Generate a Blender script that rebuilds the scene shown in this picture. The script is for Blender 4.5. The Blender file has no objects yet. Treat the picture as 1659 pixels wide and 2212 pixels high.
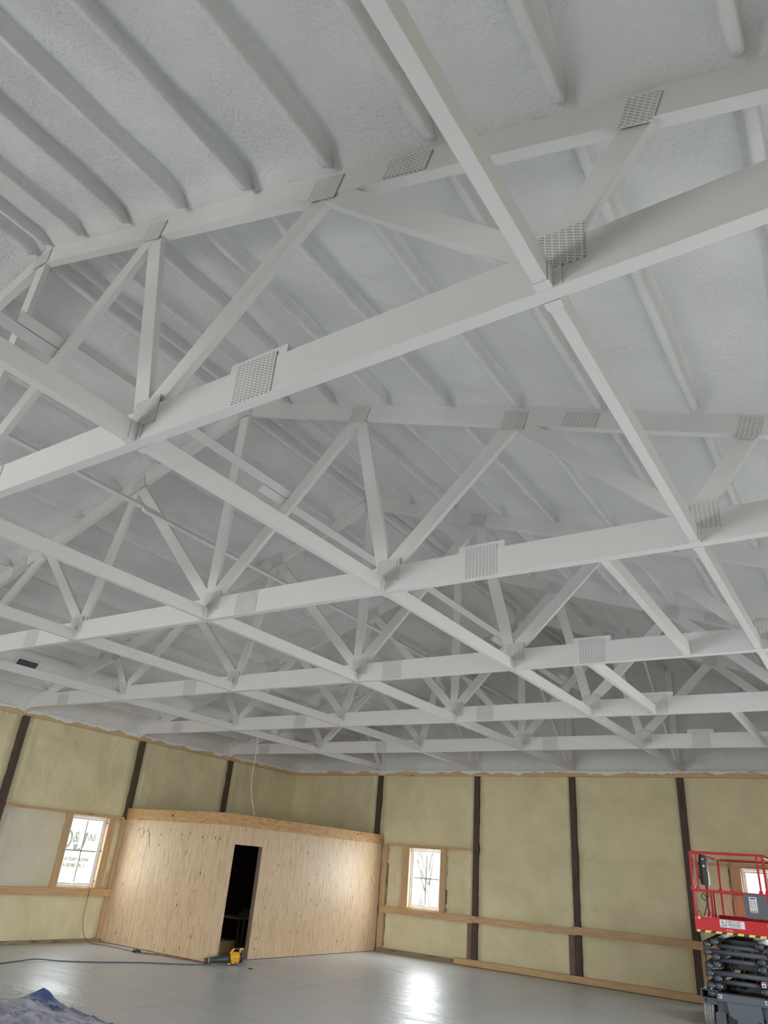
import bpy, math, random
from mathutils import Matrix, Vector, noise
C = bpy.context.scene.collection
S = bpy.context.scene
PI = math.pi
random.seed(7)

# ------------------------------------------------------------------ camera
CAM = Vector((13.36889, -15.75214, 1.72992))
yaw, pit, rol = -0.61835, 0.46235, 0.08542
fwd = Vector((math.sin(yaw)*math.cos(pit), math.cos(yaw)*math.cos(pit), math.sin(pit)))
rgt = Vector((math.cos(yaw), -math.sin(yaw), 0)); upv = rgt.cross(fwd)
r2 = rgt*math.cos(rol) + upv*math.sin(rol); u2 = -rgt*math.sin(rol) + upv*math.cos(rol)
cd = bpy.data.cameras.new('camera'); cam = bpy.data.objects.new('camera', cd); C.objects.link(cam)
cd.sensor_fit = 'VERTICAL'; cd.sensor_height = 36; cd.sensor_width = 27; cd.lens = 1530.42/2212*36
cd.clip_start = 0.05; cd.clip_end = 400
cam.matrix_world = Matrix(((r2.x, u2.x, -fwd.x, CAM.x), (r2.y, u2.y, -fwd.y, CAM.y), (r2.z, u2.z, -fwd.z, CAM.z), (0, 0, 0, 1)))
S.camera = cam
def pix(p):
    d = Vector(p)-CAM; z = d.dot(fwd)
    if z < .1: return None
    return (829.5+1530.42*d.dot(r2)/z, 1106-1530.42*d.dot(u2)/z)
def inframe(pts, m=120):
    for p in pts:
        q = pix(p)
        if q and -m < q[0] < 1659+m and -m < q[1] < 2212+m: return True
    return False

# ------------------------------------------------------------------ exposure, world, daylight through the openings
S.view_settings.view_transform = 'Standard'; S.view_settings.look = 'None'
S.view_settings.exposure = -0.04; S.view_settings.gamma = 1.0; S.view_settings.use_curve_mapping = False
S.cycles.use_denoising = True
S.cycles.max_bounces = 8; S.cycles.diffuse_bounces = 5; S.cycles.glossy_bounces = 3; S.cycles.transparent_max_bounces = 16
S.cycles.sample_clamp_indirect = 6.0
S.cycles.caustics_reflective = False; S.cycles.caustics_refractive = False
w = bpy.data.worlds.new('overcast_sky'); S.world = w; w.use_nodes = True
bg = w.node_tree.nodes['Background']; bg.inputs[0].default_value = (0.93, 0.97, 1.0, 1); bg.inputs[1].default_value = 5.5
SPAN = 15.443; RX = 7.7218; YF = -24.0
def area(name, loc, rot, sx, sy, power, col=(1, 1, 1), spread=180):
    l = bpy.data.lights.new(name, 'AREA'); l.shape = 'RECTANGLE'; l.size = sx; l.size_y = sy; l.energy = power; l.color = col
    l.spread = math.radians(spread)
    o = bpy.data.objects.new(name, l); C.objects.link(o); o.location = loc; o.rotation_euler = rot
    return o
# big overhead door in the front gable behind the camera, and one in the right wall
area('daylight_front_door', (5.2, YF+.12, 1.35), (math.radians(86), 0, 0), 3.6, 2.5, 430, (0.97, 0.985, 1.0), 140)
area('side_door_and_added_fill', (SPAN-.12, -6.9, 1.6), (math.radians(74), 0, math.radians(90)), 3.0, 3.0, 115, (0.98, 0.99, 1.0), 120)
area('side_door_and_added_fill', (SPAN-.12, -12.2, 1.6), (math.radians(60), 0, math.radians(90)), 3.4, 3.0, 110, (0.98, 0.99, 1.0), 125)  # added fill in a made-up second side opening, brightens the near bays
# daylight entering by the small windows
area('daylight_window_1', (-.16, -6.09, 1.55), (math.radians(90), 0, math.radians(-90)), .84, 1.22, 22, (0.93, 0.97, 1.0))
area('daylight_window_2', (4.15, .16, 1.55), (math.radians(90), 0, math.radians(180)), .82, 1.2, 64, (0.97, 0.98, 1.0))
area('daylight_window_3', (11.26, .16, 1.57), (math.radians(90), 0, math.radians(180)), .82, 1.2, 26, (0.97, 0.98, 1.0))

# ------------------------------------------------------------------ materials
def mat(name, col, rough=.6, metal=0.0, spec=.5):
    m = bpy.data.materials.new(name); m.use_nodes = True
    b = m.node_tree.nodes['Principled BSDF']
    b.inputs['Base Color'].default_value = (*col, 1); b.inputs['Roughness'].default_value = rough
    b.inputs['Metallic'].default_value = metal; b.inputs['Specular IOR Level'].default_value = spec
    m.diffuse_color = (*col, 1)
    return m
class NT:
    def __init__(s, m): s.t = m.node_tree; s.b = s.t.nodes['Principled BSDF']
    def n(s, typ, inp=None, **kw):
        nd = s.t.nodes.new(typ)
        for k, v in kw.items(): setattr(nd, k, v)
        for k, v in (inp or {}).items(): s.set(nd.inputs[k], v)
        return nd
    def set(s, sock, v):
        if isinstance(v, bpy.types.NodeSocket): s.t.links.new(v, sock)
        else: sock.default_value = v
    def m(s, op, a, b=0.0, c=None):
        nd = s.t.nodes.new('ShaderNodeMath'); nd.operation = op
        s.set(nd.inputs[0], a); s.set(nd.inputs[1], b)
        if c is not None: s.set(nd.inputs[2], c)
        return nd.outputs[0]
    def coord(s, scale=(1, 1, 1), kind='Object', rnd=False):
        tc = s.n('ShaderNodeTexCoord'); v = tc.outputs[kind]
        mp = s.n('ShaderNodeMapping', {'Vector': v, 'Scale': scale})
        if rnd:
            oi = s.n('ShaderNodeObjectInfo')
            r = s.m('MULTIPLY', oi.outputs['Random'], 37.0)
            cx = s.n('ShaderNodeCombineXYZ', {'X': r, 'Y': r, 'Z': r})
            s.set(mp.inputs['Location'], cx.outputs[0])
        return mp.outputs[0]
    def noise(s, vec, scale, detail=3, rough=.5, dist=0):
        return s.n('ShaderNodeTexNoise', {'Vector': vec, 'Scale': scale, 'Detail': detail, 'Roughness': rough, 'Distortion': dist}).outputs['Fac']
    def ramp(s, fac, stops):
        r = s.n('ShaderNodeValToRGB', {'Fac': fac}); e = r.color_ramp.elements
        while len(e) < len(stops): e.new(.5)
        for i, (p, c) in enumerate(stops):
            e[i].position = p; e[i].color = (*c, 1) if len(c) == 3 else c
        return r.outputs['Color']
    def mix(s, f, a, b, blend='MIX'):
        nd = s.n('ShaderNodeMix', data_type='RGBA', blend_type=blend)
        s.set(nd.inputs[0], f); s.set(nd.inputs[6], a if isinstance(a, bpy.types.NodeSocket) else (*a, 1)); s.set(nd.inputs[7], b if isinstance(b, bpy.types.NodeSocket) else (*b, 1))
        return nd.outputs[2]
    def bump(s, h, strength, dist):
        bn = s.n('ShaderNodeBump', {'Height': h, 'Strength': strength, 'Distance': dist}); s.set(s.b.inputs['Normal'], bn.outputs[0])
    def col(s, c): s.set(s.b.inputs['Base Color'], c)
def g3(v): return (v, v, v)

def foam_mat(name, c1, c2, pebble=38):
    m = mat(name, c1, .75, spec=.25); t = NT(m); v = t.coord()
    lo = t.ramp(t.noise(v, 1.1, 5, .62), [(.34, g3(0)), (.66, g3(1))]); t.col(t.mix(lo, c2, c1))
    peb = t.noise(v, pebble, 3, .55, .4)
    md = t.noise(v, 7, 3, .5)
    pw = t.ramp(t.noise(v, 1.7, 3, .5), [(.40, g3(.25)), (.62, g3(1.0))])
    t.bump(t.m('ADD', t.m('MULTIPLY', t.m('MULTIPLY', peb, pw), .62), t.m('MULTIPLY', md, .9)), .85, .026)
    return m
M = {}
M['foam_white'] = foam_mat('white_sprayed_foam', (.705, .712, .705), (.64, .647, .642))
M['foam_tan'] = foam_mat('tan_spray_foam', (.75, .685, .445), (.64, .58, .365), 26)
m = M['paint'] = mat('white_painted_lumber', (.70, .695, .685), .55); t = NT(m); v = t.coord((1, 1, 1), rnd=True)
t.col(t.mix(t.noise(v, 3, 4), (.67, .665, .655), (.72, .715, .71))); t.bump(t.noise(v, 60, 2), .12, .003)
# nail plates: rows of punched slots under the paint
m = M['plate'] = mat('white_punched_plate', (.69, .685, .68), .5); t = NT(m); tc = t.n('ShaderNodeTexCoord'); sp = t.n('ShaderNodeSeparateXYZ', {'Vector': tc.outputs['Object']})
u = t.m('FRACT', t.m('DIVIDE', t.m('ADD', sp.outputs['X'], 10.0), .031)); zz = t.m('DIVIDE', t.m('ADD', sp.outputs['Z'], 10.0), .0165)
def between(t, x, a, b): return t.m('MULTIPLY', t.m('GREATER_THAN', x, a), t.m('LESS_THAN', x, b))
s1 = t.m('MULTIPLY', between(t, u, .08, .44), t.m('LESS_THAN', t.m('FRACT', zz), .36))
s2 = t.m('MULTIPLY', between(t, u, .46, .82), t.m('LESS_THAN', t.m('FRACT', t.m('ADD', zz, .5)), .36))
slot = t.m('MULTIPLY', t.m('MAXIMUM', s1, s2), t.m('ADD', .35, t.m('MULTIPLY', t.noise(t.coord(rnd=True), 9, 2), .9)))
t.col(t.mix(t.m('MINIMUM', slot, 1.0), (.69, .685, .68), (.17, .165, .16))); t.bump(t.m('SUBTRACT', 1.0, slot), .6, .004)

def wood(name, a, b, knot, stretch=(12, 12, 1), rough=.7, kscale=2.2, kst=None, dist=.8, nsc=2.2):
    m = mat(name, a, rough, spec=.3); t = NT(m); v = t.coord(stretch, rnd=True)
    gr = t.noise(v, nsc, 5, .62, dist)
    c = t.ramp(gr, [(.32, b), (.5, a), (.68, tuple(min(1, x*1.12) for x in a))])
    kv = t.coord(kst or tuple(max(.55, x*.25) for x in stretch), rnd=True)
    vo = t.n('ShaderNodeTexVoronoi', {'Vector': kv, 'Scale': kscale, 'Randomness': 1.0})
    kf = t.ramp(vo.outputs['Distance'], [(.05, g3(1.0)), (.12, g3(0.0))])
    hs = t.n('ShaderNodeSeparateColor', {'Color': vo.outputs['Color']})
    kf = t.m('MULTIPLY', kf, t.m('GREATER_THAN', hs.outputs[0], .30))
    t.col(t.mix(kf, c, knot)); t.bump(gr, .15, .004)
    return m
M['lumber_y'] = wood('pine_board_along_y', (.56, .37, .20), (.47, .30, .155), (.16, .08, .035), (14, 1, 14), kscale=3)
M['lumber_x'] = wood('pine_board_along_x', (.56, .37, .20), (.47, .30, .155), (.16, .08, .035), (1, 14, 14), kscale=3)
M['lumber_z'] = wood('pine_board_upright', (.54, .37, .21), (.45, .30, .165), (.16, .08, .035), (14, 14, 1), kscale=3)
M['ply_z'] = wood('plywood_upright_grain', (.69, .515, .335), (.50, .355, .21), (.085, .045, .02), (9, 9, 1.0), .42, kscale=3.2, kst=(2.6, 2.6, .9), dist=2.4, nsc=1.7)
M['ply_h'] = wood('plywood_flat_grain', (.55, .34, .155), (.37, .20, .08), (.07, .035, .015), (1.6, 1.6, 8), .5, kscale=2.4, kst=(1, 1, 2.2), dist=2.2, nsc=1.8)
M['treated'] = wood('treated_base_board', (.27, .22, .14), (.12, .095, .06), (.03, .02, .012), (1.5, 1.5, 8), .8)
M['post'] = wood('dark_treated_post', (.095, .068, .054), (.055, .040, .033), (.03, .02, .016), (16, 16, 1.2), .8)
M['post_scab'] = wood('brown_treated_plank', (.19, .135, .105), (.12, .085, .066), (.04, .03, .02), (16, 16, 1.2), .8)
M['jamb'] = wood('weathered_door_jamb', (.27, .20, .155), (.19, .14, .11), (.06, .035, .025), (14, 14, 1), .8, kscale=4)
# header boards: wood below, ragged white overspray above
def header(name, st):
    m = wood(name, (.60, .43, .25), (.50, .345, .19), (.25, .14, .07), st, kscale=2); t = NT(m)
    old = t.b.inputs['Base Color'].links[0].from_socket
    tc = t.n('ShaderNodeTexCoord'); sp = t.n('ShaderNodeSeparateXYZ', {'Vector': tc.outputs['Object']})
    nz = t.noise(t.coord((1.3, 1.3, 1.3)), 1.5, 5, .6)
    f = t.ramp(t.m('ADD', t.m('MULTIPLY', sp.outputs['Z'], 8.0), t.m('MULTIPLY', t.m('SUBTRACT', nz, .5), 2.6)), [(.56, g3(0)), (.60, g3(1))])
    t.col(t.mix(f, old, (.76, .76, .75))); return m
M['header_x'] = header('overspray_header_along_x', (1, 14, 14)); M['header_y'] = header('overspray_header_along_y', (14, 1, 14))
# concrete slab
m = M['concrete'] = mat('trowelled_concrete', (.37, .38, .39), .35, spec=.5); t = NT(m); v = t.coord()
n1 = t.noise(v, .55, 5, .6); n2 = t.noise(v, 6, 5, .65); n3 = t.noise(t.coord((.5, 2.2, 1)), 1.8, 4, .6, .6)
c = t.mix(n1, (.515, .54, .575), (.62, .645, .68)); c = t.mix(t.m('MULTIPLY', t.m('GREATER_THAN', n2, .66), .25), c, (.2, .2, .2))
sp = t.n('ShaderNodeSeparateXYZ', {'Vector': v})
def joint(axis, off, pitch):
    f = t.m('ABSOLUTE', t.m('SUBTRACT', t.m('FRACT', t.m('DIVIDE', t.m('ADD', sp.outputs[axis], off), pitch)), .5))
    return t.m('LESS_THAN', f, .006/pitch)
jx = joint('X', 40*2.56+1.28-2.85, 2.56); jy = joint('Y', 40*2.62+1.31+8.03, 2.62); jj = t.m('MAXIMUM', jx, jy)
t.col(t.mix(t.m('MULTIPLY', jj, .55), c, (.10, .10, .10)))
t.set(t.b.inputs['Roughness'], t.m('ADD', .16, t.m('ADD', t.m('MULTIPLY', n3, .34), t.m('MULTIPLY', n1, .10))))
t.bump(t.m('SUBTRACT', t.m('ADD', t.m('MULTIPLY', n3, .6), t.m('MULTIPLY', t.noise(t.coord((1, 3, 1)), 5, 4), .35)), t.m('MULTIPLY', jj, .5)), .75, .02)
M['vinyl'] = mat('white_vinyl', (.80, .81, .83), .35)
M['muntin'] = mat('grey_muntin', (.46, .48, .50), .5)
M['dark'] = mat('dark_gap', (.02, .02, .02), .9)
M['black'] = mat('black_plastic', (.022, .023, .026), .45)
M['rubber'] = mat('dark_rubber', (.03, .03, .032), .7)
M['red'] = mat('red_machine_paint', (.56, .018, .022), .42, spec=.3)
M['redrail'] = mat('red_rail_paint', (.52, .016, .024), .42, spec=.3)
M['grey'] = mat('slate_grey_machine_paint', (.085, .096, .115), .45, spec=.35)
M['greyplate'] = mat('slate_grey_plate', (.085, .105, .13), .42)
M['tire'] = mat('grey_tire', (.26, .255, .25), .8); t = NT(M['tire']); t.col(t.mix(t.noise(t.coord(), 30, 4), (.18, .178, .17), (.34, .335, .33)))
M['white'] = mat('white_label', (.78, .78, .80), .5); M['ink'] = mat('black_ink', (.015, .015, .02), .5); M['inkgrey'] = mat('grey_ink', (.28, .30, .34), .5)
M['orange'] = mat('orange_label', (.75, .13, .03), .5); M['chalk'] = mat('pale_marker', (.85, .55, .55), .7); M['blue_ink'] = mat('blue_ink', (.03, .05, .25), .5)
M['steel'] = mat('bright_pin_steel', (.55, .55, .56), .35, .8)
m = M['hazard'] = mat('yellow_black_stripe', (.8, .6, .05), .45); t = NT(m); tc = t.n('ShaderNodeTexCoord'); sp = t.n('ShaderNodeSeparateXYZ', {'Vector': tc.outputs['Object']})
f = t.m('FRACT', t.m('DIVIDE', t.m('ADD', t.m('MULTIPLY', sp.outputs['Z'], -.45), t.m('ADD', sp.outputs['X'], 9.0)), .149)); t.col(t.mix(t.m('GREATER_THAN', f, .54), (.86, .66, .12), (.02, .02, .02)))
M['yellow'] = mat('yellow_tool_plastic', (.80, .42, .02), .4); M['charcoal'] = mat('charcoal_tube_plastic', (.045, .047, .055), .4)
M['cord_rust'] = mat('rust_orange_cord', (.24, .085, .05), .6); M['cord_blue'] = mat('blue_grey_cord', (.055, .075, .13), .5); M['cord_white'] = mat('white_cord', (.72, .71, .66), .6)
M['duct'] = mat('white_painted_duct', (.78, .78, .77), .5)
M['trailer'] = mat('white_trailer_skin', (.86, .88, .90), .4); M['sign_grey'] = mat('grey_lettering', (.22, .24, .26), .5); M['sign_blue'] = mat('slate_lettering', (.16, .19, .24), .5)
M['bark'] = mat('grey_bark', (.40, .38, .36), .9)
m = M['leaves'] = mat('fallen_leaf_ground', (.42, .33, .25), .9); t = NT(m); v = t.coord()
t.col(t.ramp(t.noise(v, 4.5, 5, .7), [(.38, (.08, .065, .05)), (.5, (.20, .165, .13)), (.62, (.36, .32, .28))]))
m = M['tarp'] = mat('blue_poly_tarp', (.12, .20, .42), .45); t = NT(m); v = t.coord()
sp = t.n('ShaderNodeSeparateXYZ', {'Vector': v}); nz = t.noise(t.coord((1, 3.2, 1)), 4.0, 6, .68, .8)
far_ = t.m('MULTIPLY', t.m('ADD', sp.outputs['Y'], -.72), 1.9)
t.col(t.ramp(t.m('SUBTRACT', nz, t.m('MULTIPLY', t.m('MAXIMUM', t.m('MINIMUM', far_, .5), -.15), .45)), [(.33, (.045, .10, .27)), (.44, (.15, .20, .38)), (.53, (.38, .38, .49)), (.66, (.50, .49, .56))]))
t.bump(t.noise(t.coord((1, 2.2, 1)), 9, 5, .65, .7), .8, .03)
m = M['plastic'] = mat('clear_plastic_film', (.74, .76, .76), .25); t = NT(m); t.b.inputs['Alpha'].default_value = .38; t.bump(t.noise(t.coord((1, 2, 1)), 9, 5, .6, .5), .8, .025)
# window glass
m = M['glass'] = bpy.data.materials.new('window_glass'); m.use_nodes = True; nt = m.node_tree; nt.nodes.remove(nt.nodes['Principled BSDF'])
out = nt.nodes['Material Output']; tr = nt.nodes.new('ShaderNodeBsdfTransparent'); gl = nt.nodes.new('ShaderNodeBsdfGlossy'); gl.inputs['Roughness'].default_value = .03
mx = nt.nodes.new('ShaderNodeMixShader'); mx.inputs[0].default_value = .07; tr.inputs[0].default_value = (.95, .97, .98, 1)
nt.links.new(tr.outputs[0], mx.inputs[1]); nt.links.new(gl.outputs[0], mx.inputs[2]); nt.links.new(mx.outputs[0], out.inputs[0])
M['carton'] = mat('brown_carton', (.42, .29, .17), .8); M['bench'] = mat('pale_bench_top', (.62, .60, .56), .5)

# ------------------------------------------------------------------ mesh helpers
class MB:
    def __init__(s): s.v = []; s.f = []; s.sm = []
    def add(s, vs, fs, smooth=False):
        o = len(s.v); s.v += [tuple(p) for p in vs]; s.f += [tuple(i+o for i in f) for f in fs]; s.sm += [smooth]*len(fs); return s
    def box(s, a, b):
        x0, y0, z0 = [min(p, q) for p, q in zip(a, b)]; x1, y1, z1 = [max(p, q) for p, q in zip(a, b)]
        return s.add([(x0, y0, z0), (x1, y0, z0), (x1, y1, z0), (x0, y1, z0), (x0, y0, z1), (x1, y0, z1), (x1, y1, z1), (x0, y1, z1)],
                     [(0, 3, 2, 1), (4, 5, 6, 7), (0, 1, 5, 4), (1, 2, 6, 5), (2, 3, 7, 6), (3, 0, 4, 7)])
    def bar(s, p, q, wd, hh, up=(0, 0, 1)):
        """rectangular bar from p to q, wd across, hh along the up direction"""
        p, q, up = Vector(p), Vector(q), Vector(up); d = (q-p).normalized(); sd = d.cross(up).normalized(); u = sd.cross(d)
        vs = []
        for c in (p, q):
            for a, b in ((-1, -1), (1, -1), (1, 1), (-1, 1)): vs.append(c+sd*a*wd/2+u*b*hh/2)
        return s.add(vs, [(0, 1, 2, 3), (7, 6, 5, 4), (0, 4, 5, 1), (1, 5, 6, 2), (2, 6, 7, 3), (3, 7, 4, 0)])
    def prism(s, poly, ax, a, b):
        """polygon in the plane across axis ax, extruded from a to b"""
        n = len(poly)
        def P(p, t): return {'x': (t, p[0], p[1]), 'y': (p[0], t, p[1]), 'z': (p[0], p[1], t)}[ax]
        vs = [P(p, a) for p in poly]+[P(p, b) for p in poly]
        return s.add(vs, [tuple(range(n))[::-1], tuple(range(n, 2*n))]+[(i, (i+1) % n, n+(i+1) % n, n+i) for i in range(n)])
    def tube(s, pts, r, n=10, caps=True):
        pts = [Vector(p) for p in pts]; rr = r if isinstance(r, (list, tuple)) else [r]*len(pts); vs = []; prev = None
        for i, p in enumerate(pts):
            d = (pts[min(i+1, len(pts)-1)]-pts[max(i-1, 0)]).normalized()
            a = prev if prev is not None else (Vector((0, 0, 1)) if abs(d.z) < .9 else Vector((1, 0, 0)))
            a = (a-d*a.dot(d)).normalized(); prev = a; b = d.cross(a)
            for k in range(n):
                t = 2*PI*k/n; vs.append(p+(a*math.cos(t)+b*math.sin(t))*rr[i])
        fs = [(i*n+k, i*n+(k+1) % n, (i+1)*n+(k+1) % n, (i+1)*n+k) for i in range(len(pts)-1) for k in range(n)]
        s.add(vs, fs, True)
        if caps:
            o = len(s.v)-len(vs); s.f += [tuple(o+k for k in range(n))[::-1], tuple(o+len(vs)-n+k for k in range(n))]; s.sm += [False, False]
        return s
    def lathe(s, prof, c, ax, n=28):
        """profile of (axial, radius) turned round axis ax through c"""
        vs = []
        for a, r in prof:
            for k in range(n):
                t = 2*PI*k/n; q = (r*math.cos(t), r*math.sin(t))
                vs.append({'x': (c[0]+a, c[1]+q[0], c[2]+q[1]), 'y': (c[0]+q[0], c[1]+a, c[2]+q[1]), 'z': (c[0]+q[0], c[1]+q[1], c[2]+a)}[ax])
        m = len(prof)
        return s.add(vs, [(i*n+k, i*n+(k+1) % n, (i+1)*n+(k+1) % n, (i+1)*n+k) for i in range(m-1) for k in range(n)], True)
    def grid(s, nx, ny, fn, skip=None, smooth=True):
        vs = [fn(i, j) for j in range(ny+1) for i in range(nx+1)]; fs = []
        for j in range(ny):
            for i in range(nx):
                if skip and skip(i, j): continue
                a = j*(nx+1)+i; fs.append((a, a+1, a+nx+2, a+nx+1))
        return s.add(vs, fs, smooth)
    def build(s, name, m, parent=None, org=None, bevel=0, rot=None):
        """org: where the object's origin stands (world, or in the parent's space); rot turns the finished mesh about it"""
        me = bpy.data.meshes.new(name); o3 = Vector(org) if org is not None else Vector((0, 0, 0))
        me.from_pydata([tuple(Vector(p)-o3) for p in s.v], [], s.f); me.polygons.foreach_set('use_smooth', s.sm); me.update()
        me.materials.append(m); ob = bpy.data.objects.new(name, me); C.objects.link(ob); ob.location = o3
        if rot: ob.rotation_euler = rot
        if parent is not None: ob.parent = parent
        if bevel:
            b = ob.modifiers.new('bevel', 'BEVEL'); b.width = bevel; b.segments = 2; b.limit_method = 'ANGLE'; b.angle_limit = .9
        return ob
def tag(o, label, cat, group=None):
    o['label'] = label; o['category'] = cat
    if group: o['group'] = group
    return o
def thing(name, label, cat, loc, group=None, rz=0):
    o = bpy.data.objects.new(name, None); C.objects.link(o); o.location = loc; o.rotation_euler = (0, 0, rz); o.empty_display_size = .1
    return tag(o, label, cat, group)
def struct(o): o['kind'] = 'structure'; return o
def copy_tree(o, loc):
    c = o.copy(); C.objects.link(c); c.location = loc
    for ch in o.children:
        k = ch.copy(); C.objects.link(k); k.parent = c
        for g in ch.children:
            h = g.copy(); C.objects.link(h); h.parent = k
    return c
def writing(name, txt, size, loc, rot, m, parent=None, sx=1.0, shear=0, align='LEFT', ext=.0012):
    cu = bpy.data.curves.new(name, 'FONT'); cu.body = txt; cu.size = size; cu.shear = shear; cu.align_x = align; cu.extrude = ext
    tmp = bpy.data.objects.new('tmp', cu); C.objects.link(tmp); bpy.context.view_layer.update()
    me = bpy.data.meshes.new_from_object(tmp.evaluated_get(bpy.context.evaluated_depsgraph_get())); bpy.data.objects.remove(tmp); bpy.data.curves.remove(cu)
    me.materials.clear(); me.materials.append(m)
    o = bpy.data.objects.new(name, me); C.objects.link(o); o.location = loc; o.rotation_euler = rot; o.scale = (sx, 1, 1)
    if parent: o.parent = parent
    return o
def boardbox(name, label, cat, a, b, m, group=None, bevel=.003):
    c = [(p+q)/2 for p, q in zip(a, b)]; c[2] = min(a[2], b[2])
    return tag(MB().box(a, b).build(name, m, org=c, bevel=bevel), label, cat, group)
ORD = ['first', 'second', 'third', 'fourth', 'fifth', 'sixth', 'seventh', 'eighth', 'ninth', 'tenth', 'eleventh', 'twelfth']

# ------------------------------------------------------------------ setting: floor, walls, roof
H = 3.895                                            # underside of the bottom chords
YT = [-16.3837, -13.6387, -10.8937, -8.1487, -5.4037, -2.6587]   # near faces of the trusses
SL = .345; ZR = 6.492
def chord_z(x): return ZR-SL*abs(x-RX)               # underside of the top chords
def roof_z(x):
    r = math.sqrt((x-RX)**2+.06**2); return ZR+.255-SL*r
XB = [2.771, 5.451, 7.722, 9.956, 12.58]             # rows of lateral braces E, D, C, B, A
struct(MB().box((-.3, YF-.2, -.15), (SPAN+.3, .3, 0)).build('floor', M['concrete']))

W1 = (-6.52, -5.66, .915, 2.185); W2 = (3.73, 4.575, .93, 2.175); W3 = (10.83, 11.68, .94, 2.205)
LP = [-8.03, -5.24, -2.51]; BP = [2.75, 5.45, 7.717, 9.935, 12.56]
def rough(u, z, k):
    p = Vector((u*1.0, z*1.0, k)); return noise.noise(p*1.3)*.030+noise.noise(p*4.1)*.014+noise.noise(Vector((u*1.6, z*7.0, k+5)))*.012+noise.noise(Vector((u*6.0, z*1.5, k+8)))*.006
def foam_panel(n, u0, u1, z0, z1, holes, posts, rails, pt, k, step=.055):
    nu = int((u1-u0)/step)+1; nz = int((z1-z0)/step)+1
    us = [u0+(u1-u0)*i/nu for i in range(nu+1)]; zs = [z0+(z1-z0)*j/nz for j in range(nz+1)]
    for h in holes:                                   # snap the grid to each window opening
        for L, vals in ((us, h[:2]), (zs, h[2:])):
            for vv in vals:
                i = min(range(len(L)), key=lambda q: abs(L[q]-vv)); L[i] = vv
    def fn(i, j):
        uu, z = us[i], zs[j]; d = .045+rough(uu, z, k)
        for p in posts: d += .035*math.exp(-(abs(uu-p)/.13)**2)-.02*math.exp(-((abs(uu-p)-.2)/.1)**2)
        for r_ in rails: d += .03*math.exp(-(abs(z-r_)/.09)**2)
        return pt(uu, d, z)
    def skip(i, j):
        uc, zc = (us[i]+us[i+1])/2, (zs[j]+zs[j+1])/2
        return any(h[0] < uc < h[1] and h[2] < zc < h[3] for h in holes)
    return MB().grid(nu, nz, fn, skip)
left_pt = lambda u, d, z: (-d, u, z); back_pt = lambda u, d, z: (u, d, z)
m = M['foam_left'] = foam_mat('tan_spray_foam_with_painted_sheen', (.75, .685, .445), (.64, .58, .365), 26); t = NT(m)
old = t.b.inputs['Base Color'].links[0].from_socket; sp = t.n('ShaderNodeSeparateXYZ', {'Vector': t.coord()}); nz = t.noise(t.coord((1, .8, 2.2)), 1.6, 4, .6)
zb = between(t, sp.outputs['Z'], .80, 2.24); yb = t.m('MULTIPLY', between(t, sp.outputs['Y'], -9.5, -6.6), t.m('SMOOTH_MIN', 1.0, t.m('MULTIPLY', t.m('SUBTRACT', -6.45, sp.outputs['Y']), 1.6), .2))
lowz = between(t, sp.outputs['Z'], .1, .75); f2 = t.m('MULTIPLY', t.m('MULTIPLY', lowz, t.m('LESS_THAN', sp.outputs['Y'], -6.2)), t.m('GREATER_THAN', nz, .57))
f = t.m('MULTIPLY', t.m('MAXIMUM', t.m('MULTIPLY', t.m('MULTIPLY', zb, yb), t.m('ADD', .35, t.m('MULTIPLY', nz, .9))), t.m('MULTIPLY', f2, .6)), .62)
t.col(t.mix(t.m('MINIMUM', f, 1.0), old, (.66, .645, .61)))  # pale grazing sheen left of the window, painted into the foam colour
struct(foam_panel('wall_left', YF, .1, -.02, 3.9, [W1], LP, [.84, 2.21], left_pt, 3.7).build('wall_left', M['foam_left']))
struct(foam_panel('wall_back', -.1, SPAN+.1, -.02, 3.86, [W2, W3], BP, [.86, 2.23], back_pt, 9.1).build('wall_back', M['foam_tan']))
# white foam of the gable above the header
def gab(i, j):
    x = -.1+(SPAN+.2)*i/220; zt = roof_z(x)+.05; z = 3.84+(zt-3.84)*j/40
    return (x, .04+rough(x*1.1, z, 21)*1.6, z)
struct(MB().grid(220, 40, gab).build('wall_gable', M['foam_white']))
# shell behind the camera: right wall and front gable with their open overhead doors; the nearer side opening is added for its light
sh = MB(); X = SPAN+.05
for y0, y1, z0, z1 in ((YF, -13.9, 0, 4.3), (-10.5, -8.4, 0, 4.3), (-5.4, .2, 0, 4.3), (-8.4, -5.4, 3.1, 4.3), (-13.9, -10.5, 3.1, 4.3)): sh.box((X, y0, z0), (X+.1, y1, z1))
struct(sh.build('wall_right', M['foam_tan']))
sh = MB()
for x0, x1, z0, z1 in ((-.1, 3.35, 0, 7), (7.05, X, 0, 7), (3.35, 7.05, 2.65, 7)): sh.box((x0, YF-.1, z0), (x1, YF, z1))
struct(sh.build('wall_front', M['foam_tan']))
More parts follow.
